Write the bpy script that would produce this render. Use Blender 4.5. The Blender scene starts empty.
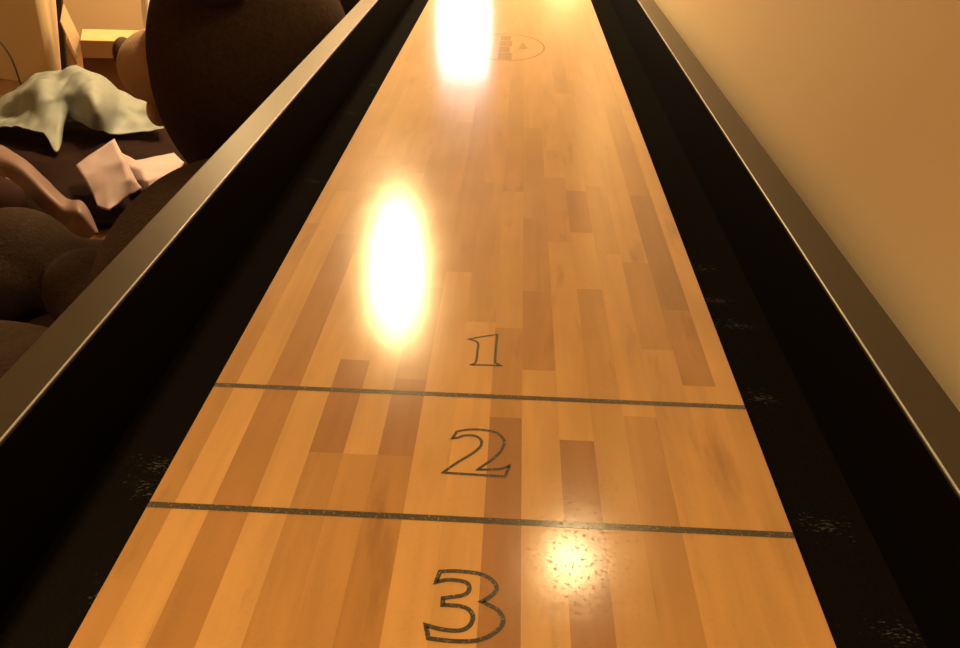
import bpy, bmesh, math, random
from mathutils import Vector, Matrix, noise

random.seed(4)
S = bpy.context.scene
COL = S.collection
TZ = 0.78                       # height of the playing surface above the floor

# ------------------------------------------------------------------ camera
FPX = 760.0
CAM = Vector((0.02468, -0.56982, 0.45554 + TZ))
RT = Vector((0.99865902, 0.04964576, 0.0146784))
UP = Vector((-0.03945933, 0.54640278, 0.83659247))
FW = Vector((-0.03351295, 0.83604982, -0.54762905))
cd = bpy.data.cameras.new('camera')
cam = bpy.data.objects.new('camera', cd)
COL.objects.link(cam)
cd.sensor_fit = 'HORIZONTAL'
cd.sensor_width = 36.0
cd.lens = FPX / 960 * 36
cd.clip_start = 0.02
m = Matrix((RT, UP, -FW)).transposed().to_4x4()
m.translation = CAM
cam.matrix_world = m
S.camera = cam


def at(u, v, Y):
    """world point on the sight line of photo pixel (u, v) at depth plane y = Y"""
    d = FW + RT * ((u - 480) / FPX) - UP * ((v - 324) / FPX)
    return CAM + d * ((Y - CAM.y) / d.y)


def atz(u, v, z):
    """world point on the sight line of photo pixel (u, v) at height z above the floor"""
    d = FW + RT * ((u - 480) / FPX) - UP * ((v - 324) / FPX)
    return CAM + d * ((z - CAM.z) / d.z)


# ------------------------------------------------------------------ object helpers
def obj(name, bm, mat, parent=None, smooth=False):
    me = bpy.data.meshes.new(name)
    bm.normal_update()
    bm.to_mesh(me)
    bm.free()
    if smooth:
        me.polygons.foreach_set('use_smooth', [True] * len(me.polygons))
    o = bpy.data.objects.new(name, me)
    COL.objects.link(o)
    me.materials.append(mat)
    if parent:
        o.parent = parent
        pm = Matrix.Identity(4)
        p = parent
        while p:
            pm = Matrix.LocRotScale(p.location, p.rotation_euler, p.scale) @ pm
            p = p.parent
        me.transform(pm.inverted())
    return o


def tag(o, label, cat, group=None, kind=None):
    if label:
        o['label'] = label
    if cat:
        o['category'] = cat
    if group:
        o['group'] = group
    if kind:
        o['kind'] = kind
    return o


def thing(name, label, cat, loc=(0, 0, 0), group=None):
    o = bpy.data.objects.new(name, None)
    COL.objects.link(o)
    o.empty_display_size = 0.1
    o.location = loc
    return tag(o, label, cat, group)


def struct(name, bm, mat, label=None):
    o = obj(name, bm, mat)
    o['kind'] = 'structure'
    if label:
        o['label'] = label
    return o


def box(bm, x0, x1, y0, y1, z0, z1, bevel=0.0, seg=2):
    r = bmesh.ops.create_cube(bm, size=1.0)
    vs = r['verts']
    for v in vs:
        v.co = Vector((x0 + (v.co.x + .5) * (x1 - x0), y0 + (v.co.y + .5) * (y1 - y0), z0 + (v.co.z + .5) * (z1 - z0)))
    if bevel:
        es = {e for v in vs for e in v.link_edges}
        bmesh.ops.bevel(bm, geom=list(es), offset=bevel, segments=seg, profile=.6, affect='EDGES')
    return bm


def mkbox(*a, **k):
    return box(bmesh.new(), *a, **k)


def ellipsoid(bm, c, r, rot=None, seg=32):
    M = Matrix.Translation(Vector(c)) @ (rot.to_matrix().to_4x4() if rot else Matrix.Identity(4)) @ Matrix.Diagonal((*r, 1))
    bmesh.ops.create_uvsphere(bm, u_segments=seg, v_segments=seg // 2, radius=1.0, matrix=M)
    return bm


def tube(bm, pts, rad, seg=10, closed=False):
    pts = [Vector(p) for p in pts]
    rings = []
    n = len(pts)
    ref = Vector((0.31, 0.2, 0.93)).normalized()
    for i, p in enumerate(pts):
        t = (pts[min(i + 1, n - 1)] - pts[max(i - 1, 0)]).normalized()
        a = t.cross(ref)
        a.normalize()
        b = t.cross(a)
        rings.append([bm.verts.new(p + (a * math.cos(2 * math.pi * k / seg) + b * math.sin(2 * math.pi * k / seg)) * rad) for k in range(seg)])
    for r0, r1 in zip(rings, rings[1:]):
        for k in range(seg):
            bm.faces.new((r0[k], r0[(k + 1) % seg], r1[(k + 1) % seg], r1[k]))
    bm.faces.new(rings[0][::-1])
    bm.faces.new(rings[-1])
    bmesh.ops.recalc_face_normals(bm, faces=bm.faces[:])
    return bm


def cr(p0, p1, p2, p3, t):
    return 0.5 * ((2 * p1) + (p2 - p0) * t + (2 * p0 - 5 * p1 + 4 * p2 - p3) * t * t + (3 * p1 - p0 - 3 * p2 + p3) * t ** 3)


def spline(pts, sub):
    out = []
    n = len(pts)
    for i in range(n - 1):
        a, b, c, d = pts[max(i - 1, 0)], pts[i], pts[i + 1], pts[min(i + 2, n - 1)]
        for s in range(sub):
            out.append(cr(a, b, c, d, s / sub))
    out.append(pts[-1])
    return out


def lin(pts, sub):
    return [pts[i].lerp(pts[i + 1], k / sub) for i in range(len(pts) - 1) for k in range(sub)] + [pts[-1]]


def sheet(rows, sub=8, wrinkle=0.006, freq=9.0, seed=0.0, thick=0.004, crisp=False):
    """crumpled cloth: a smooth surface through a grid of points, with fine creases"""
    spl = lin if crisp else spline
    rows = [spl([Vector(p) for p in r], sub) for r in rows]
    cols = [spl([r[i] for r in rows], sub) for i in range(len(rows[0]))]
    bm = bmesh.new()
    V = []
    for c in cols:
        L = []
        for p in c:
            q = p * freq + Vector((seed, seed * 1.7, 0))
            w = abs(noise.noise(q)) * 2 - .6 + .5 * noise.noise(q * 2.7)
            L.append(bm.verts.new(p + Vector((.25 * w, -.5 * w, w)) * wrinkle))
        V.append(L)
    for i in range(len(V) - 1):
        for j in range(len(V[0]) - 1):
            bm.faces.new((V[i][j], V[i + 1][j], V[i + 1][j + 1], V[i][j + 1]))
    bm.normal_update()
    r = bmesh.ops.solidify(bm, geom=bm.faces[:], thickness=thick)
    bmesh.ops.recalc_face_normals(bm, faces=bm.faces[:])
    return bm


def slab(pts, t, nrm=None):
    bm = bmesh.new()
    f = bm.faces.new([bm.verts.new(p) for p in pts])
    bm.normal_update()
    bmesh.ops.solidify(bm, geom=[f], thickness=t)
    bmesh.ops.recalc_face_normals(bm, faces=bm.faces[:])
    return bm


# ------------------------------------------------------------------ materials
def mat(name, color, rough=.6, metal=0., spec=.5, sheen=0., coat=0., coat_rough=.1, bump=None, var=None, noise_rough=None):
    m = bpy.data.materials.new(name)
    m.use_nodes = True
    nt = m.node_tree
    b = nt.nodes['Principled BSDF']
    b.inputs['Base Color'].default_value = (*color, 1)
    b.inputs['Roughness'].default_value = rough
    b.inputs['Metallic'].default_value = metal
    b.inputs['Specular IOR Level'].default_value = spec
    b.inputs['Sheen Weight'].default_value = sheen
    b.inputs['Sheen Roughness'].default_value = .5
    b.inputs['Sheen Tint'].default_value = (*[min(1, c * 9) for c in color], 1)
    b.inputs['Coat Weight'].default_value = coat
    b.inputs['Coat Roughness'].default_value = coat_rough
    tc = nt.nodes.new('ShaderNodeTexCoord')
    if var:
        sc, amt = var
        n = nt.nodes.new('ShaderNodeTexNoise')
        n.inputs['Scale'].default_value = sc
        n.inputs['Detail'].default_value = 5
        nt.links.new(tc.outputs['Object'], n.inputs['Vector'])
        mx = nt.nodes.new('ShaderNodeMix')
        mx.data_type = 'RGBA'
        mx.inputs[6].default_value = (*[c * (1 - amt) for c in color], 1)
        mx.inputs[7].default_value = (*[min(1, c * (1 + amt)) for c in color], 1)
        nt.links.new(n.outputs['Fac'], mx.inputs[0])
        nt.links.new(mx.outputs[2], b.inputs['Base Color'])
    if bump:
        sc, st, dist = bump
        n = nt.nodes.new('ShaderNodeTexNoise')
        n.inputs['Scale'].default_value = sc
        n.inputs['Detail'].default_value = 4
        nt.links.new(tc.outputs['Object'], n.inputs['Vector'])
        bp = nt.nodes.new('ShaderNodeBump')
        bp.inputs['Strength'].default_value = st
        bp.inputs['Distance'].default_value = dist
        nt.links.new(n.outputs['Fac'], bp.inputs['Height'])
        nt.links.new(bp.outputs['Normal'], b.inputs['Normal'])
    return m


def emit(name, color, strength):
    m = bpy.data.materials.new(name)
    m.use_nodes = True
    b = m.node_tree.nodes['Principled BSDF']
    b.inputs['Base Color'].default_value = (*color, 1)
    b.inputs['Emission Color'].default_value = (*color, 1)
    b.inputs['Emission Strength'].default_value = strength
    return m


def mth(nt, op, a, b=None, clamp=False):
    n = nt.nodes.new('ShaderNodeMath')
    n.operation = op
    n.use_clamp = clamp
    for i, v in enumerate((a, b)):
        if v is None:
            continue
        if isinstance(v, (int, float)):
            n.inputs[i].default_value = v
        else:
            nt.links.new(v, n.inputs[i])
    return n.outputs[0]


def varnish(nt, b, tc):
    """clear varnish strewn with fine wax beads: grainy edge to every reflection"""
    n = nt.nodes.new('ShaderNodeTexNoise')
    n.inputs['Scale'].default_value = 300
    n.inputs['Detail'].default_value = 1
    nt.links.new(tc.outputs['Object'], n.inputs['Vector'])
    n2 = nt.nodes.new('ShaderNodeTexNoise')
    n2.inputs['Scale'].default_value = 9
    n2.inputs['Detail'].default_value = 4
    nt.links.new(tc.outputs['Object'], n2.inputs['Vector'])
    beads = mth(nt, 'MULTIPLY', mth(nt, 'SUBTRACT', n.outputs['Fac'], .575), 6.0, clamp=True)
    src = b.inputs['Base Color'].links[0].from_socket
    dk = nt.nodes.new('ShaderNodeVectorMath')
    dk.operation = 'SCALE'
    nt.links.new(src, dk.inputs[0])
    f_ = mth(nt, 'MULTIPLY_ADD', beads, -.10)
    f_.node.inputs[2].default_value = 1.0
    nt.links.new(f_, dk.inputs['Scale'])
    nt.links.new(dk.outputs[0], b.inputs['Base Color'])
    b.inputs['Sheen Weight'].default_value = SHEEN
    b.inputs['Sheen Roughness'].default_value = .45
    b.inputs['Sheen Tint'].default_value = (1, .92, .8, 1)
    sp = mth(nt, 'MULTIPLY_ADD', beads, -.46)
    sp.node.inputs[2].default_value = .5
    nt.links.new(sp, b.inputs['Specular IOR Level'])
    r = mth(nt, 'MULTIPLY_ADD', beads, .06)
    r.node.inputs[2].default_value = ROUGH0
    r2 = mth(nt, 'MULTIPLY_ADD', n2.outputs['Fac'], .06)
    nt.links.new(r, r2.node.inputs[2])
    nt.links.new(r2, b.inputs['Roughness'])
    bp2 = nt.nodes.new('ShaderNodeBump')
    bp2.inputs['Strength'].default_value = .10
    bp2.inputs['Distance'].default_value = .004
    nt.links.new(n2.outputs['Fac'], bp2.inputs['Height'])
    nt.links.new(bp2.outputs['Normal'], b.inputs['Normal'])


ROUGH0 = .13
SHEEN = .85


def maple_material():
    m = bpy.data.materials.new('varnished_maple_strips')
    m.use_nodes = True
    nt = m.node_tree
    b = nt.nodes['Principled BSDF']
    at_ = nt.nodes.new('ShaderNodeAttribute')
    at_.attribute_name = 'strip'
    tc = nt.nodes.new('ShaderNodeTexCoord')
    # offset the grain for every strip by its own random value (alpha)
    off = nt.nodes.new('ShaderNodeCombineXYZ')
    nt.links.new(mth(nt, 'MULTIPLY', at_.outputs['Alpha'], 37.0), off.inputs[0])
    nt.links.new(mth(nt, 'MULTIPLY', at_.outputs['Alpha'], 91.0), off.inputs[1])
    mp = nt.nodes.new('ShaderNodeMapping')
    mp.inputs['Scale'].default_value = (38, 2.2, 1)
    nt.links.new(tc.outputs['Object'], mp.inputs['Vector'])
    add = nt.nodes.new('ShaderNodeVectorMath')
    nt.links.new(mp.outputs[0], add.inputs[0])
    nt.links.new(off.outputs[0], add.inputs[1])
    g = nt.nodes.new('ShaderNodeTexNoise')
    g.inputs['Scale'].default_value = 1.0
    g.inputs['Detail'].default_value = 7
    g.inputs['Distortion'].default_value = .9
    nt.links.new(add.outputs[0], g.inputs['Vector'])
    # broad cloudy figure
    mp2 = nt.nodes.new('ShaderNodeMapping')
    mp2.inputs['Scale'].default_value = (22, 9, 1)
    nt.links.new(tc.outputs['Object'], mp2.inputs['Vector'])
    add2 = nt.nodes.new('ShaderNodeVectorMath')
    nt.links.new(mp2.outputs[0], add2.inputs[0])
    nt.links.new(off.outputs[0], add2.inputs[1])
    g2 = nt.nodes.new('ShaderNodeTexNoise')
    g2.inputs['Scale'].default_value = 1.0
    g2.inputs['Detail'].default_value = 3
    nt.links.new(add2.outputs[0], g2.inputs['Vector'])
    f = mth(nt, 'MULTIPLY_ADD', g.outputs['Fac'], .42)
    f.node.inputs[2].default_value = .62
    f2 = mth(nt, 'MULTIPLY_ADD', g2.outputs['Fac'], .40)
    f2.node.inputs[2].default_value = .98 - .2
    ff = mth(nt, 'MULTIPLY', f, f2)
    # dark flecks and knots
    mp3 = nt.nodes.new('ShaderNodeMapping')
    mp3.inputs['Scale'].default_value = (34, 7, 1)
    nt.links.new(tc.outputs['Object'], mp3.inputs['Vector'])
    add3 = nt.nodes.new('ShaderNodeVectorMath')
    nt.links.new(mp3.outputs[0], add3.inputs[0])
    nt.links.new(off.outputs[0], add3.inputs[1])
    g3 = nt.nodes.new('ShaderNodeTexNoise')
    g3.inputs['Scale'].default_value = 1.0
    g3.inputs['Detail'].default_value = 6
    nt.links.new(add3.outputs[0], g3.inputs['Vector'])
    rp = nt.nodes.new('ShaderNodeValToRGB')
    rp.color_ramp.elements[0].position = .62
    rp.color_ramp.elements[1].position = .90
    rp.color_ramp.elements[0].color = (1, 1, 1, 1)
    rp.color_ramp.elements[1].color = (.42, .34, .30, 1)
    nt.links.new(g3.outputs['Fac'], rp.inputs['Fac'])
    v1 = nt.nodes.new('ShaderNodeVectorMath')
    v1.operation = 'MULTIPLY'
    nt.links.new(at_.outputs['Color'], v1.inputs[0])
    nt.links.new(rp.outputs['Color'], v1.inputs[1])
    v2 = nt.nodes.new('ShaderNodeVectorMath')
    v2.operation = 'SCALE'
    nt.links.new(v1.outputs[0], v2.inputs[0])
    nt.links.new(ff, v2.inputs['Scale'])
    nt.links.new(v2.outputs[0], b.inputs['Base Color'])
    varnish(nt, b, tc)
    return m


def ink_material():
    m = bpy.data.materials.new('worn_black_ink_under_varnish')
    m.use_nodes = True
    nt = m.node_tree
    b = nt.nodes['Principled BSDF']
    tc = nt.nodes.new('ShaderNodeTexCoord')
    n = nt.nodes.new('ShaderNodeTexNoise')
    n.inputs['Scale'].default_value = 520
    n.inputs['Detail'].default_value = 3
    nt.links.new(tc.outputs['Object'], n.inputs['Vector'])
    rp = nt.nodes.new('ShaderNodeValToRGB')
    rp.color_ramp.elements[0].position = .56
    rp.color_ramp.elements[1].position = .80
    rp.color_ramp.elements[0].color = (.035, .03, .022, 1)
    rp.color_ramp.elements[1].color = (.30, .20, .09, 1)
    nt.links.new(n.outputs['Fac'], rp.inputs['Fac'])
    nt.links.new(rp.outputs['Color'], b.inputs['Base Color'])
    varnish(nt, b, tc)
    return m


def carpet_material():
    m = bpy.data.materials.new('black_gutter_carpet')
    m.use_nodes = True
    nt = m.node_tree
    b = nt.nodes['Principled BSDF']
    b.inputs['Roughness'].default_value = 1
    b.inputs['Specular IOR Level'].default_value = .02
    tc = nt.nodes.new('ShaderNodeTexCoord')
    n = nt.nodes.new('ShaderNodeTexNoise')
    n.inputs['Scale'].default_value = 330
    n.inputs['Detail'].default_value = 3
    nt.links.new(tc.outputs['Object'], n.inputs['Vector'])
    mp = nt.nodes.new('ShaderNodeMapping')
    mp.inputs['Scale'].default_value = (60, 190, 1)
    nt.links.new(tc.outputs['Object'], mp.inputs['Vector'])
    n2 = nt.nodes.new('ShaderNodeTexNoise')
    n2.inputs['Scale'].default_value = 3
    n2.inputs['Detail'].default_value = 4
    nt.links.new(mp.outputs[0], n2.inputs['Vector'])
    at_ = nt.nodes.new('ShaderNodeAttribute')
    at_.attribute_name = 'dust'
    # sparse pale dust, thickest where wax has been swept over the edge
    t = mth(nt, 'SUBTRACT', n2.outputs['Fac'], .735)
    t = mth(nt, 'ADD', t, mth(nt, 'MULTIPLY', at_.outputs['Fac'], .24))
    t = mth(nt, 'MULTIPLY', t, 9.0, clamp=True)
    mx = nt.nodes.new('ShaderNodeMix')
    mx.data_type = 'RGBA'
    mx.inputs[6].default_value = (.0062, .0053, .0040, 1)
    mx.inputs[7].default_value = (.16, .16, .15, 1)
    nt.links.new(mth(nt, 'MULTIPLY', t, .38), mx.inputs[0])
    nt.links.new(mx.outputs[2], b.inputs['Base Color'])
    bp = nt.nodes.new('ShaderNodeBump')
    bp.inputs['Strength'].default_value = .8
    bp.inputs['Distance'].default_value = .002
    nt.links.new(n.outputs['Fac'], bp.inputs['Height'])
    nt.links.new(bp.outputs['Normal'], b.inputs['Normal'])
    return m


M_MAPLE = maple_material()
M_INK = ink_material()
M_CARPET = carpet_material()
M_BLACK = mat('black_side_panel', (.004, .0033, .0023), .9, spec=.03)
M_RAIL = mat('satin_dark_rail_laminate', (.030, .023, .012), .40, spec=.7, bump=(260, .08, .0006), var=(60, .15))
M_EDGE_GLINT = mat('rail_edge_highlight', (.36, .38, .38), .35, spec=.6, metal=.3)
M_WALL = mat('cream_wall_paint', (.78, .655, .43), .75, spec=.25, bump=(55, .05, .003), var=(2.2, .05))
M_FARWALL = mat('tan_wall_paint', (.66, .54, .37), .8, spec=.2, var=(2.0, .05))
M_PIER = mat('cream_corner_paint', (.74, .61, .40), .7, spec=.3)
M_CEIL = mat('white_ceiling_paint', (.62, .56, .46), .9, spec=.1)
M_FLOOR = mat('brown_floor_boards', (.19, .095, .04), .5, var=(4, .25))
M_TRIM = mat('white_fixture_metal', (.8, .78, .72), .4)
M_PLUSH = mat('dark_brown_plush', (.045, .031, .023), 1.0, spec=.02, sheen=.10, bump=(130, .7, .006), var=(75, .45))
M_TAN = mat('tan_plush', (.48, .33, .235), .95, spec=.05, sheen=.1, bump=(170, .5, .004))
M_NOSE = mat('brown_plush_nose', (.055, .020, .008), .8, sheen=.2, bump=(180, .4, .003))
M_SAGE = mat('sage_green_cloth', (.28, .325, .325), .62, spec=.4, var=(6, .12))
M_PINK = mat('dusty_pink_cloth', (.52, .42, .45), .7, spec=.3, var=(9, .12))
M_SATIN = mat('brown_pink_satin', (.21, .14, .14), .42, spec=.5, var=(9, .2))
M_DARKCLOTH = mat('dark_maroon_blanket', (.020, .009, .007), .9, spec=.1, bump=(60, .3, .006), var=(5, .3))
M_CUSH = mat('dark_plum_cushion', (.030, .012, .010), .8, spec=.1)
M_CORD = mat('pale_piping', (.42, .34, .28), .7)
M_CARD = mat('brown_cardboard', (.22, .108, .046), .8, spec=.2, var=(14, .1))
M_CARDHALFLIT = mat('half_lit_cardboard', (.55, .39, .25), .8, spec=.2, var=(14, .08))
M_CARDLIT = mat('lit_cardboard', (.68, .50, .27), .8, spec=.2, var=(14, .08))
M_PAPER = mat('white_paper', (.72, .66, .54), .8)
M_CABLE = mat('black_cable_rubber', (.012, .009, .007), .5)
M_GAPSHADE = mat('dark_gap_shade', (.030, .014, .006), .6, var=(20, .3))
M_DOOR = mat('tan_door_paint', (.63, .515, .345), .6)
M_STEEL = mat('brushed_steel', (.5, .48, .44), .35, metal=1)
M_LEG = mat('black_leg_laminate', (.012, .011, .010), .5)

# ------------------------------------------------------------------ room
XR, XL, YF, YB, ZC = .425, -4.2, 4.6, -3.0, TZ + 1.5
struct('floor', mkbox(XL - .1, XR + .1, YB - .1, YF + .1, -.1, 0), M_FLOOR)
struct('ceiling', mkbox(XL - .1, XR + .1, YB - .1, YF + .1, ZC, ZC + .1), M_CEIL)
struct('wall_right', mkbox(XR, XR + .1, YB, YF, 0, ZC), M_WALL)
struct('wall_left', mkbox(XL - .1, XL, YB, YF, 0, ZC), M_WALL)
struct('wall_back', mkbox(XL - .1, XR + .1, YB - .1, YB, 0, ZC), M_WALL)

# far wall with an opening for the bright window beyond the far end of the table
wx0, wx1, wz0, wz1 = -.48, -.16, TZ + .40, TZ + .90
bm = bmesh.new()
box(bm, XL, wx0, YF, YF + .1, 0, ZC)
box(bm, wx1, XR, YF, YF + .1, 0, ZC)
box(bm, wx0, wx1, YF, YF + .1, 0, wz0)
box(bm, wx0, wx1, YF, YF + .1, wz1, ZC)
struct('wall_far', bm, M_FARWALL)
win = bpy.data.objects.new('window_1', None)
COL.objects.link(win)
win.location = (0, YF, 0)
tag(win, 'bright white window on the far wall beyond the end of the table', None, kind='structure')
bm = bmesh.new()
box(bm, wx0 - .06, wx1 + .06, YF - .02, YF, wz1, wz1 + .06, .004)
box(bm, wx0 - .06, wx1 + .06, YF - .03, YF, wz0 - .06, wz0, .004)
box(bm, wx0 - .06, wx0, YF - .02, YF, wz0, wz1, .004)
box(bm, wx1, wx1 + .06, YF - .02, YF, wz0, wz1, .004)
obj('window_frame', bm, M_TRIM, win)
obj('window_pane', mkbox(wx0, wx1, YF + .03, YF + .05, wz0, wz1), emit('daylight_pane', (.93, .92, 1.0), 13.0), win)

# flat door set in the far wall, behind the cardboard box
dr = bpy.data.objects.new('door_1', None)
COL.objects.link(dr)
dr.location = (-1.45, YF, 0)
tag(dr, 'tan door in the far wall behind the cardboard box', None, kind='structure')
obj('door_panel', mkbox(-2.25, -1.45, YF - .012, YF, 0.0, 2.03, .003), M_DOOR, dr)
bm = bmesh.new()
ellipsoid(bm, (-1.53, YF - .05, 1.0), (.028, .028, .028), seg=16)
tube(bm, [(-1.53, YF - .012, 1.0), (-1.53, YF - .05, 1.0)], .012)
obj('door_handle', bm, M_STEEL, dr, smooth=True)

# end of a wall that juts into the room on the left, rounded corner, slightly out of plumb
px0 = -2.49
y0_, y1_ = 3.53, 3.67
bm = bmesh.new()
prof = [(-4.2, y1_ + .6), (-4.2, y0_ + .60)]
rr = .035
for k in range(9):
    a = -math.pi / 2 + k * math.pi / 16
    prof.append((px0 - rr + rr * math.cos(a), y0_ + rr + rr * math.sin(a)))
prof.append((px0, y1_))
for z in (0, ZC):
    pass
LEAN = .10
ringb = [bm.verts.new((x, y, 0)) for x, y in prof]
ringt = [bm.verts.new((x + (LEAN * ZC if x > -4 else 0), y, ZC)) for x, y in prof]
n = len(prof)
for k in range(n):
    bm.faces.new((ringb[k], ringb[(k + 1) % n], ringt[(k + 1) % n], ringt[k]))
bm.faces.new(ringb[::-1])
bm.faces.new(ringt)
bmesh.ops.recalc_face_normals(bm, faces=bm.faces[:])
struct('wall_stub_left', bm, M_PIER, 'end of the cream wall jutting in at the left behind the sage cloth')

# ------------------------------------------------------------------ ceiling lights
LIGHTCOL = (1.0, .655, .295)


def downlight(x, y, d, watts, label, spread=180, dy=None, rot=0):
    ky = (dy or d) / d
    t = thing('ceiling_downlight', label, 'ceiling light', (x, y, ZC), 'recessed ceiling lights')
    bm = bmesh.new()
    R = d / 2
    pr = [(R + .03, -.002), (R + .028, -.012), (R + .004, -.014), (R, -.004), (R, .0), (R + .03, 0)]
    seg = 32
    rings = [[bm.verts.new((x + r * math.cos(2 * math.pi * k / seg), y + ky * r * math.sin(2 * math.pi * k / seg), ZC + z)) for k in range(seg)] for r, z in pr]
    for i in range(len(rings)):
        a, b = rings[i], rings[(i + 1) % len(rings)]
        for k in range(seg):
            bm.faces.new((a[k], a[(k + 1) % seg], b[(k + 1) % seg], b[k]))
    bmesh.ops.recalc_face_normals(bm, faces=bm.faces[:])
    bmesh.ops.rotate(bm, verts=bm.verts[:], cent=(x, y, 0), matrix=Matrix.Rotation(rot, 3, 'Z'))
    obj('trim_ring', bm, M_TRIM, t, smooth=True)
    ld = bpy.data.lights.new('downlight_lamp', 'AREA')
    ld.shape = 'ELLIPSE'
    ld.size = d
    ld.size_y = d * ky
    ld.energy = watts
    ld.color = LIGHTCOL
    ld.spread = math.radians(spread)
    lo = bpy.data.objects.new('downlight_lamp', ld)
    COL.objects.link(lo)
    lo.location = (x, y, ZC - .006)
    lo.rotation_euler = (0, 0, rot)
    return t


downlight(.262, 1.06, .13, 7.5, 'small recessed ceiling light over the near half of the table')
downlight(-.56, 2.95, .25, 96, 'oblong ceiling light left of the far half of the table', dy=1.35, rot=math.radians(7.5))
downlight(-1.75, 4.05, .16, 46, 'recessed ceiling light by the far wall above the cardboard box')
downlight(-.5, -1.5, .16, 50, 'added ceiling light behind the near end of the table, out of view', spread=112)  # unseen lamp added for general lighting, spread narrowed to miss the wall end

# globe lamp added out of view to brighten the far wall and far board
wl = thing('added_wall_lamp', 'added globe lamp on the far wall right of the window, out of view', 'added lamp', (.31, YF, .90))
bm = bmesh.new()
bmesh.ops.create_cone(bm, cap_ends=True, segments=32, radius1=.06, radius2=.055, depth=.02, matrix=Matrix.Translation((.31, YF - .01, .89)) @ Matrix.Rotation(math.pi / 2, 4, 'X'))
obj('back_plate', bm, M_STEEL, wl)
obj('arm', tube(bmesh.new(), spline([Vector(p) for p in ((.31, YF - .015, .89), (.31, YF - .10, .86), (.29, YF - .15, .84), (.30, YF - .15, .87))], 6), .009), M_STEEL, wl, smooth=True)
bm = bmesh.new()
ellipsoid(bm, (.30, YF - .15, .98), (.12, .11, .12))
obj('globe', bm, emit('added_globe_glow', (1.0, .68, .32), 18.0), wl, smooth=True)

# ------------------------------------------------------------------ shuffleboard table
table = thing('shuffleboard_table', 'long shuffleboard table with maple playing strip and black carpeted gutters', 'shuffleboard table', (0, 1.40, 0))
W = .254
Y0, Y1 = -.311, 3.11           # ends of the playing strip
GX = .355                      # inner face of the rails
RX = .400                      # outer face of the rails
GZ = TZ - .062                 # gutter floor
RZ = TZ + .060                 # rail top
E0, E1 = -.435, 3.235

L = (.59, .335, .110)
ML = (.535, .295, .092)
MM = (.475, .25, .074)
D = (.415, .207, .060)
Rr = (.345, .164, .054)
PU = (.40, .23, .11)
FR = [0, .040, .099, .162, .222, .281, .340, .401, .463, .527, .585, .651, .711, .770, .830, .895, .958, 1.0]
# strip by strip: (start y, tone) from the near end; tones read off the boards in the photo
SEG = {
    0: [(Y0, MM), (.36, ML), (1.1, L), (1.9, ML)],
    1: [(Y0, L), (.47, ML), (1.22, MM), (1.43, L), (2.2, MM)],
    2: [(Y0, D), (.33, MM), (.62, L), (1.5, ML)],
    3: [(Y0, L), (.28, ML), (.75, L), (1.8, L)],
    4: [(Y0, MM), (-.087, Rr), (.05, L), (.55, ML), (1.3, L), (2.0, MM)],
    5: [(Y0, MM), (-.087, L), (.42, ML), (.9, L), (1.6, ML)],
    6: [(Y0, D), (-.087, Rr), (.022, MM), (.20, ML), (.8, L), (1.7, L)],
    7: [(Y0, L), (.24, ML), (.70, MM), (1.02, L), (2.1, ML)],
    8: [(Y0, L), (.13, L), (.52, ML), (.85, L), (1.45, ML)],
    9: [(Y0, Rr), (-.03, MM), (.12, L), (.49, MM), (.95, ML), (1.6, L)],
    10: [(Y0, L), (.045, D), (.20, MM), (.40, ML), (.78, L), (1.5, L)],
    11: [(Y0, Rr), (-.057, L), (.33, MM), (.55, L), (1.2, L)],
    12: [(Y0, ML), (.21, L), (.36, D), (.50, L), (1.0, ML), (1.7, L)],
    13: [(Y0, MM), (-.02, ML), (.30, MM), (.52, ML), (1.1, L)],
    14: [(Y0, ML), (.09, MM), (.28, ML), (.7, L), (1.5, L)],
    15: [(Y0, ML), (.03, D), (.17, Rr), (.49, D), (.81, MM), (1.35, ML)],
    16: [(Y0, ML), (.0, L), (.9, L), (1.9, L)],
}
bm = bmesh.new()
cl = bm.loops.layers.float_color.new('strip')
for k in range(17):
    xa, xb = -W + 2 * W * FR[k], -W + 2 * W * FR[k + 1]
    segs = SEG[k]
    for i, (ya, tone) in enumerate(segs):
        yb = segs[i + 1][0] if i + 1 < len(segs) else Y1
        vs = [bm.verts.new(p) for p in ((xa, ya, TZ), (xb, ya, TZ), (xb, yb, TZ), (xa, yb, TZ))]
        f = bm.faces.new(vs)
        j = random.uniform(.95, 1.05)
        rnd = random.random()
        if ya > .18 and k not in (12, 15):      # the boards past the 1 are much more even
            tone = tuple(.55 * a_ + .45 * b_ for a_, b_ in zip(tone, ML))
        for lp in f.loops:
            lp[cl] = (tone[0] * j, tone[1] * j, tone[2] * j, rnd)
# slab under the strips: sides, ends and underside
zb = GZ + .001
q = [(-W, Y0), (W, Y0), (W, Y1), (-W, Y1)]
for a, b in zip(q, q[1:] + q[:1]):
    f = bm.faces.new([bm.verts.new(p) for p in ((*a, zb), (*b, zb), (*b, TZ), (*a, TZ))])
    for lp in f.loops:
        lp[cl] = (*MM, .3)
f = bm.faces.new([bm.verts.new((*p, zb)) for p in q[::-1]])
for lp in f.loops:
    lp[cl] = (*MM, .6)
play = obj('playing_board', bm, M_MAPLE, table)
play['label'] = 'glossy strip-laminated maple playing surface'

ZI = TZ + .0002


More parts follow.
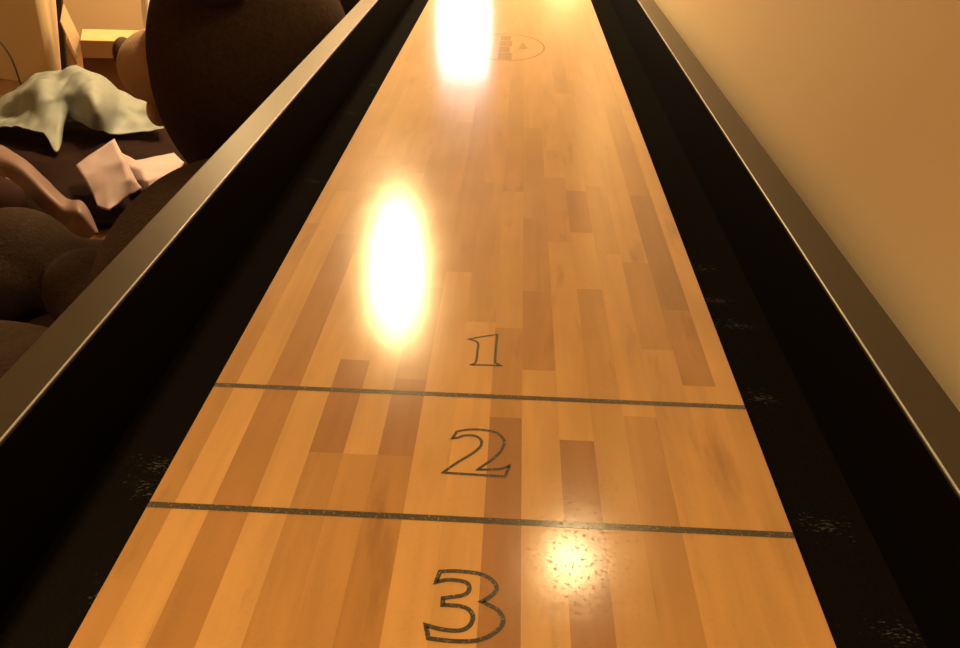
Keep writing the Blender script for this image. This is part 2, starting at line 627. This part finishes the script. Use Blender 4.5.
def ribbon(pts, w, closed=True):
    bm = bmesh.new()
    n = len(pts)
    P = [Vector(p) for p in pts]
    Lf, Rt_ = [], []
    for i in range(n):
        a, b, c = P[(i - 1) % n], P[i], P[(i + 1) % n]
        d1, d2 = (b - a).normalized(), (c - b).normalized()
        n1, n2 = Vector((-d1.y, d1.x)), Vector((-d2.y, d2.x))
        mdir = n1 + n2
        if mdir.length < .25:
            mdir = n1
        mdir.normalize()
        k = w / 2 / max(.55, mdir.dot(n1))
        Lf.append(bm.verts.new((*(b + mdir * k), ZI)))
        Rt_.append(bm.verts.new((*(b - mdir * k), ZI)))
    for i in range(n):
        j = (i + 1) % n
        bm.faces.new((Rt_[i], Rt_[j], Lf[j], Lf[i]))
    bmesh.ops.recalc_face_normals(bm, faces=bm.faces[:])
    for f in bm.faces:
        if f.normal.z < 0:
            f.normal_flip()
    return bm


def smooth_outline(pts, sub=5):
    P = [Vector(p) for p in pts]
    n = len(P)
    corner = []
    for i in range(n):
        a, b = P[i] - P[i - 1], P[(i + 1) % n] - P[i]
        corner.append(a.angle(b) > math.radians(48))
    out = []
    for i in range(n):
        p1, p2 = P[i], P[(i + 1) % n]
        p0 = p1 if corner[i] else P[i - 1]
        p3 = p2 if corner[(i + 1) % n] else P[(i + 2) % n]
        for k in range(sub):
            out.append(tuple(cr(p0, p1, p2, p3, k / sub)))
    return out


THREE = [(-0.0159, -0.2062), (-0.0063, -0.2051), (0.0035, -0.2053), (0.0121, -0.2062), (0.0189, -0.2088), (0.0239, -0.2133), (0.0258, -0.2182), (0.0242, -0.2225), (0.0202, -0.2267), (0.0157, -0.23), (0.0216, -0.233), (0.0276, -0.2367), (0.0309, -0.2425), (0.0304, -0.2478), (0.0264, -0.2532), (0.0193, -0.2586), (0.0105, -0.2614), (-0.0006, -0.2621), (-0.0107, -0.2617), (-0.0186, -0.2609), (-0.0214, -0.2511), (-0.0115, -0.2535), (-0.0013, -0.2542), (0.0054, -0.2525), (0.0091, -0.2484), (0.0102, -0.2424), (0.0073, -0.2373), (0.0019, -0.2349), (-0.0051, -0.2344), (-0.0115, -0.2344), (-0.0117, -0.2289), (-0.0045, -0.2273), (0.0024, -0.2255), (0.0058, -0.2222), (0.0061, -0.2179), (0.0035, -0.2145), (-0.0032, -0.2132), (-0.0105, -0.2132), (-0.018, -0.2158)]
TWO = [(-0.0185, -0.0617), (-0.015, -0.0524), (-0.0042, -0.0489), (0.0091, -0.0488), (0.0211, -0.052), (0.0274, -0.0614), (0.0261, -0.0729), (0.0196, -0.0844), (0.0111, -0.0939), (0.0059, -0.0996), (0.025, -0.0973), (0.0331, -0.0925), (0.0294, -0.1061), (0.0043, -0.1056), (-0.023, -0.1049), (-0.0116, -0.0918), (0.0003, -0.0801), (0.007, -0.0704), (0.0071, -0.0627), (0.0016, -0.0572), (-0.0076, -0.0571), (-0.0139, -0.0606)]
ONE = [(-0.0137, 0.0951), (-0.0008, 0.1005), (0.0162, 0.1062), (0.0156, 0.0756), (0.0157, 0.0549), (0.0218, 0.0503), (0.0046, 0.0501), (-0.0087, 0.0497), (-0.004, 0.0545), (-0.0032, 0.0742), (-0.0033, 0.0876), (-0.0066, 0.0923)]
for pts, w, lab in ((THREE, .0034, 'black outlined numeral 3'), (TWO, .0028, 'black outlined numeral 2'), (ONE, .0026, 'black outlined numeral 1')):
    o = obj('score_numeral', ribbon(smooth_outline(pts), w), M_INK, play)
    o['label'] = lab
for y, lab in ((0.0, 'black line between 1 and 2'), (-.1554, 'black line between 2 and 3')):
    bm = bmesh.new()
    N = 40
    top = [bm.verts.new((-W + 2 * W * i / N, y + .0031, ZI)) for i in range(N + 1)]
    bot = [bm.verts.new((-W + 2 * W * i / N, y - .0031, ZI)) for i in range(N + 1)]
    for i in range(N):
        bm.faces.new((bot[i], bot[i + 1], top[i + 1], top[i]))
    o = obj('score_line', bm, M_INK, play)
    o['label'] = lab
# faded oval emblem at the middle of the board, half lost in the glare
M_FADED = mat('faded_grey_ink', (.30, .20, .105), .16)
el = [(.093 * math.cos(a), 1.385 + .135 * math.sin(a)) for a in [2 * math.pi * i / 64 for i in range(64)]]
bm = ribbon(el, .0038)
def quad(pts):
    f = bm.faces.new([bm.verts.new((x, y, ZI)) for x, y in pts])
    f.normal_update()
    if f.normal.z < 0:
        f.normal_flip()
for (xa, ya, xb, yb) in ((-.018, 1.258, .014, 1.322), (-.018, 1.326, .009, 1.384), (-.018, 1.388, .013, 1.442), (-.016, 1.446, .009, 1.498)):
    quad([(xa, ya), (xb, ya), (xb, yb), (xa, yb)])
quad([(.030, 1.365), (.052, 1.365), (.044, 1.425), (.036, 1.425)])
o = obj('emblem', bm, M_FADED, play)
o['label'] = 'faded oval emblem'

# gutters
DUST = [(.303, .388), (.312, .241), (.306, .097), (.317, -.085), (.342, -.194), (-.301, -.049), (-.275, -.199), (-.325, 1.024), (-.318, .651), (-.310, 1.237), (-.297, -.081), (.30, .30)]


def carpet(name, xa, xb, ya, yb, parent):
    bm = bmesh.new()
    dl = bm.verts.layers.float.new('dust')
    nx, ny = max(2, int((xb - xa) / .012)), max(2, int((yb - ya) / .012))
    V = [[bm.verts.new((xa + (xb - xa) * i / nx, ya + (yb - ya) * j / ny, GZ)) for j in range(ny + 1)] for i in range(nx + 1)]
    for r in V:
        for v in r:
            d = 0
            for x, y in DUST:
                d += math.exp(-((v.co.x - x) / .030) ** 2 - ((v.co.y - y - (v.co.x - x) * -.25) / .012) ** 2)
            edge = min(abs(v.co.x - W), abs(v.co.x + W))
            v[dl] = min(1, d) + .18 * math.exp(-edge / .05)
    for i in range(nx):
        for j in range(ny):
            bm.faces.new((V[i][j], V[i + 1][j], V[i + 1][j + 1], V[i][j + 1]))
    return obj(name, bm, M_CARPET, parent)


carpet('gutter_carpet', -GX, -W, E0, E1, table)
carpet('gutter_carpet', W, GX, E0, E1, table)
carpet('gutter_carpet', -W, W, E0, Y0, table)
carpet('gutter_carpet', -W, W, Y1, E1, table)


def rail(x0, x1, y0, y1):
    r = obj('rail', mkbox(x0, x1, y0, y1, RZ - .005, RZ, .0016, 3), M_RAIL, table, smooth=False)
    return r


for s in (-1, 1):
    pts = [(s * (GX + .0012), E0 - .04 + (E1 - E0 + .08) * i / 30, RZ - .0012) for i in range(31)]
    obj('edge_highlight', tube(bmesh.new(), pts, .0013, 12), M_EDGE_GLINT, table, smooth=True)  # pale tube added as the highlight along the inner rail edge
for s in (-1, 1):
    a, b = sorted((s * GX, s * RX))
    rail(a, b, E0 - .045, E1 + .045)
    obj('side_panel', mkbox(a + .001, b - .001, E0 - .044, E1 + .044, TZ - .24, RZ - .005), M_BLACK, table)
rail(-GX, GX, E0 - .045, E0)
rail(-GX, GX, E1, E1 + .045)
obj('end_panel', mkbox(-GX, GX, E0 - .044, E0 - .001, TZ - .24, RZ - .005), M_BLACK, table)
obj('end_panel', mkbox(-GX, GX, E1 + .001, E1 + .044, TZ - .24, RZ - .005), M_BLACK, table)
obj('cradle_base', mkbox(-GX, GX, E0, E1, GZ - .03, GZ - .001), M_BLACK, table)
for x in (-.27, .27):
    for y in (.15, 2.65):
        bm = mkbox(x - .06, x + .06, y - .06, y + .06, 0, GZ - .03, .006)
        for v in bm.verts:
            k = .62 + .38 * v.co.z / (GZ - .03)
            v.co.x = x + (v.co.x - x) * k
            v.co.y = y + (v.co.y - y) * k
        obj('leg', bm, M_LEG, table)

# ------------------------------------------------------------------ giant teddy bear on the floor
bear = thing('teddy_bear', 'giant dark brown plush teddy bear slumped beside the table facing left', 'teddy bear', (-.95, 1.3, 0))
from mathutils import Euler
bm = bmesh.new()
HC = Vector((-.745, 1.70, TZ - .165))
ellipsoid(bm, HC, (.295, .33, .41))                                               # head
ellipsoid(bm, (-.66, 1.40, .24), (.18, .24, .18))                                 # neck and chest
ellipsoid(bm, (-.69, 1.04, .28), (.26, .44, .28))                                 # torso
ellipsoid(bm, (-.87, 1.10, .21), (.14, .36, .17), Euler((0, 0, math.radians(6))))
ellipsoid(bm, (-1.41, 1.32, .155), (.17, .17, .155))                              # far leg, bent
ellipsoid(bm, (-1.13, 1.20, .13), (.13, .12, .13))
ellipsoid(bm, (-.98, 1.12, .12), (.20, .13, .12))
ellipsoid(bm, atz(64, 274, .12), (.12, .12, .12))
ellipsoid(bm, atz(95, 275, .10), (.10, .14, .10))
ellipsoid(bm, (-1.52, 1.22, .14), (.24, .15, .14))
ellipsoid(bm, (-1.27, .78, .135), (.36, .17, .135), Euler((0, 0, math.radians(8))))    # near leg
ellipsoid(bm, (-.95, .74, .14), (.24, .18, .14))
body = obj('body', bm, M_PLUSH, bear, smooth=True)
md = body.modifiers.new('merge', 'REMESH')
md.mode = 'VOXEL'
md.voxel_size = .016
md.use_smooth_shade = True
md2 = body.modifiers.new('soften', 'SMOOTH')
md2.iterations = 9
md2.factor = .6

MC = at(143, 66, 1.64)
bm = bmesh.new()
ellipsoid(bm, MC + Vector((.05, 0, 0)), (.115, .12, .105), Euler((0, math.radians(-6), 0)))
obj('muzzle', bm, M_TAN, bear, smooth=True)['label'] = 'tan muzzle'
bm = bmesh.new()
ellipsoid(bm, at(124, 53, 1.73), (.026, .05, .046))
obj('nose', bm, M_NOSE, bear, smooth=True)['label'] = 'brown nose'
bm = bmesh.new()
ellipsoid(bm, at(160, 109, 1.64), (.032, .06, .05))
obj('chin', bm, M_TAN, bear, smooth=True)['label'] = 'tan chin'
bm = bmesh.new()
ellipsoid(bm, at(329, 0, 1.96), (.11, .05, .10))
obj('ear', bm, M_PLUSH, bear, smooth=True)
bm = bmesh.new()
ellipsoid(bm, HC + Vector((.02, -.27, .33)), (.10, .05, .10))
obj('ear', bm, M_PLUSH, bear, smooth=True)

# ------------------------------------------------------------------ heap behind the bear
def rows(spec):
    return [[at(u, v, y) for u, v, y in r] for r in spec]


def zrows(spec):
    return [[atz(u, v, z) for u, v, z in r] for r in spec]


g = zrows([
    [(-30, 118, .012), (0, 112, .012), (40, 108, .015), (80, 108, .015), (120, 116, .012), (160, 126, .012), (200, 134, .012)],
    [(-30, 132, .015), (0, 126, .02), (40, 122, .025), (80, 118, .03), (120, 126, .015), (160, 134, .015), (200, 144, .012)],
    [(-30, 146, .02), (0, 141, .03), (40, 146, .035), (80, 138, .05), (120, 142, .035), (160, 144, .025), (200, 154, .015)],
    [(-30, 160, .02), (0, 156, .04), (36, 158, .07), (74, 154, .07), (116, 150, .045), (160, 154, .03), (200, 164, .02)],
    [(-30, 178, .015), (0, 174, .02), (30, 170, .06), (66, 172, .07), (106, 170, .03), (156, 170, .02), (196, 178, .015)],
    [(-30, 205, .012), (0, 202, .012), (26, 199, .03), (62, 199, .05), (100, 199, .02), (150, 197, .015), (190, 196, .012)],
    [(-30, 235, .010), (0, 230, .010), (24, 228, .015), (58, 226, .02), (98, 226, .015), (140, 222, .01), (180, 220, .01)],
])
tag(obj('blanket', sheet(g, 9, .008, 6, 11.0, .003), M_DARKCLOTH, smooth=True), 'dark maroon blanket heaped under the pale cloths, also filling the shaded voids of the heap', 'blanket')  # dark fabric; its colour also stands in for shade between the cloths
g = rows([
    [(-25, 112, 2.95), (-2, 100, 2.98), (20, 86, 3.0), (44, 72.5, 3.0), (62, 70, 3.0), (77, 66, 3.0), (100, 77, 2.98), (125, 93, 2.95), (146, 101, 2.9), (160, 110, 2.85)],
    [(-25, 118, 2.86), (-2, 108, 2.88), (18, 96, 2.80), (38, 82, 2.78), (58, 78, 2.86), (78, 74, 2.80), (99, 82, 2.72), (122, 98, 2.84), (146, 106, 2.84), (162, 115, 2.80)],
    [(-25, 124, 2.76), (-2, 118, 2.80), (16, 112, 2.80), (38, 99, 2.62), (57, 92, 2.66), (76, 90, 2.66), (97, 98, 2.52), (118, 108, 2.74), (144, 115, 2.80), (162, 121, 2.76)],
    [(-25, 130, 2.72), (-2, 122, 2.70), (18, 121, 2.60), (40, 114, 2.56), (58, 108, 2.60), (72, 105, 2.66), (96, 114, 2.46), (116, 119, 2.70), (143, 124, 2.74), (162, 125, 2.72)],
    [(-25, 131, 2.64), (-2, 126, 2.60), (22, 127, 2.50), (44, 134, 2.44), (57, 151, 2.32), (66, 118, 2.66), (93, 127, 2.50), (114, 134, 2.62), (143, 131, 2.66), (164, 127, 2.66)],
])
tag(obj('cloth', sheet(g, 10, .018, 6.5, 5.0), M_SAGE, smooth=True), 'crumpled sage green cloth on top of the heap', 'cloth')
g = zrows([
    [(76, 166, .13), (95, 152, .16), (114, 140, .20), (119, 150, .13)],
    [(84, 178, .14), (103, 168, .17), (124, 162, .20), (130, 170, .13)],
    [(93, 194, .11), (108, 190, .13), (130, 180, .16), (137, 184, .11)],
    [(98, 207, .09), (109, 211, .09), (128, 195, .11), (141, 188, .09)],
])
tag(obj('paper_sheet', sheet(g, 7, .004, 10, 4.0, crisp=True), M_PINK, smooth=True), 'creased pale pink sheet with torn lower corner, left of its folded neighbour', 'sheet')
g = zrows([
    [(119, 152, .08), (136, 161, .10), (155, 157, .09), (174, 154, .08)],
    [(127, 166, .10), (142, 170, .12), (162, 166, .11), (184, 163, .09)],
    [(135, 181, .08), (146, 181, .11), (160, 178, .10), (180, 170, .08)],
    [(142, 192, .07), (150, 189, .08), (160, 185, .08), (176, 176, .06)],
])
tag(obj('paper_sheet', sheet(g, 7, .004, 9, 7.0, crisp=True), M_PINK, smooth=True), 'folded dusty pink sheet touching the underside of the bear head', 'sheet')
g = zrows([
    [(-25, 132, .16), (-3, 144, .16), (20, 157, .15), (45, 179, .13), (66, 199, .11), (83, 203, .13), (98, 233, .06)],
    [(-25, 143, .17), (-3, 156, .18), (20, 168, .18), (43, 189, .16), (64, 207, .13), (79, 210, .15), (95, 234, .06)],
    [(-25, 158, .14), (-3, 170, .14), (18, 176, .14), (40, 197, .13), (61, 214, .11), (75, 220, .12), (91, 237, .05)],
    [(-25, 170, .10), (-3, 181, .10), (16, 184, .10), (37, 203, .09), (58, 222, .08), (72, 232, .07), (88, 240, .04)],
])
tag(obj('satin_scarf', sheet(g, 7, .006, 8, 9.0), M_SATIN, smooth=True), 'brownish pink satin scarf trailing from the heap towards the bear leg', 'scarf')

cu = thing('cushion', 'dark plum cushion with pale piping at the left behind the bear leg', 'cushion', atz(-10, 215, 0))
bm = bmesh.new()
cc = atz(-6, 203, .135)
ellipsoid(bm, cc, (.10, .10, .09))
obj('cushion_cover', bm, M_CUSH, cu, smooth=True)
pp = [atz(6, 178, .14), atz(14, 184, .13), atz(17.5, 193, .12), atz(17.5, 203, .10), atz(14, 212, .08)]
obj('piping', tube(bmesh.new(), spline(pp, 6), .0035), M_CORD, cu, smooth=True)

# ------------------------------------------------------------------ cardboard box, shade strip, cable
cb = thing('cardboard_box', 'open brown cardboard box on the floor behind the bear muzzle', 'box', (-1.9, 3.4, 0))
A = at(81, 41, 3.36)
bx0, bx1, by0, by1, bz = A.x, A.x + .52, 3.36, 3.60, A.z
T = .005
bm = bmesh.new()
box(bm, bx0, bx1, by0, by0 + T, 0, bz)
box(bm, bx0, bx1, by1 - T, by1, 0, bz)
box(bm, bx0, bx0 + T, by0, by1, 0, bz)
box(bm, bx1 - T, bx1, by0, by1, 0, bz)
box(bm, bx0, bx1, by0, by1, 0, T)
for v in bm.verts:
    if v.co.x < bx0 + .02 and v.co.z < .1:
        v.co.x -= .05
obj('carton', bm, M_CARD, cb)


# flap folded across the top; light falling on it is put into its colour
pb = at(82, 30.5, by1 - .01)
obj('flap', slab([(bx0, by0 - .002, bz + T), (bx1, by0 - .002, bz + T), (bx1, by1, bz + T + .002), (pb.x, by1, max(bz + T, pb.z))], T), M_CARDLIT, cb)
# front flap hanging down
dz = bz - at(80, 56.5, 3.35).z
obj('flap', slab([(bx0, by0 - .006, bz), (bx1, by0 - .006, bz), (bx1, by0 - .03, bz - dz), (bx0 + .004, by0 - .03, bz - dz)], T), M_CARD, cb)
# side flap standing up and leaning out to the left
obj('flap', slab([at(81, 42, 3.50), at(76.5, 59, 3.36), at(60, 22, 3.36), at(63, 4, 3.50)], T), M_CARDHALFLIT, cb)  # half-lit look carried by its lighter cardboard colour
# narrow inner flap under it
obj('flap', slab([at(67, 43, 3.42), at(77, 62, 3.38), at(74, 72, 3.36), at(69, 70, 3.38)], T), M_CARDHALFLIT, cb)

a, b = at(51, -60, 3.60), at(62, 78, 3.54)  # dark strip added where there is only a shaded gap
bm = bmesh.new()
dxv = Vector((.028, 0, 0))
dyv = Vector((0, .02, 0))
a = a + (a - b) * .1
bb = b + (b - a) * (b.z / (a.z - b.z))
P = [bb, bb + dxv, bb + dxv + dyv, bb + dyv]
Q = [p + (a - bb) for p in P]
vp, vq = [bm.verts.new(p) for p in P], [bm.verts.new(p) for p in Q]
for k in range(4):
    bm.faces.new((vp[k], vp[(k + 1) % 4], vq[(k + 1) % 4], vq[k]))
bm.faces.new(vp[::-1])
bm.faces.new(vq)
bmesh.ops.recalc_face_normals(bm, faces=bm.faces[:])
tag(obj('gap_shade_strip', bm, M_GAPSHADE), 'thin dark strip standing in for the shaded gap between the wall end and the box', 'shade strip')

pts = [at(-30, 38, 3.36), at(-10, 38, 3.36), at(0, 42, 3.35), at(9, 54, 3.34), at(15, 67, 3.33), at(20, 82, 3.32), at(25, 98, 3.30)]
tag(obj('power_cable', tube(bmesh.new(), spline(pts, 8), .0045), M_CABLE, smooth=True), 'black power cable arching down in front of the cream wall', 'cable')

g = rows([
    [(142, -14, 3.55), (148, -12, 3.50), (158, -14, 3.55)],
    [(141.5, 8, 3.52), (148, 9, 3.46), (160, 8, 3.52)],
    [(144, 28, 3.48), (149, 30, 3.44), (162, 30, 3.48)],
])
tag(obj('paper_bag', sheet(g, 6, .006, 12, 3.0, .002), M_PAPER, smooth=True), 'white paper standing on the cardboard box behind the bear head', 'paper')

# ------------------------------------------------------------------ world and view
w = bpy.data.worlds.new('world')
S.world = w
w.use_nodes = True
w.node_tree.nodes['Background'].inputs[0].default_value = (.02, .014, .008, 1)
S.view_settings.view_transform = 'Standard'
S.view_settings.exposure = 0.0
S.cycles.use_denoising = True
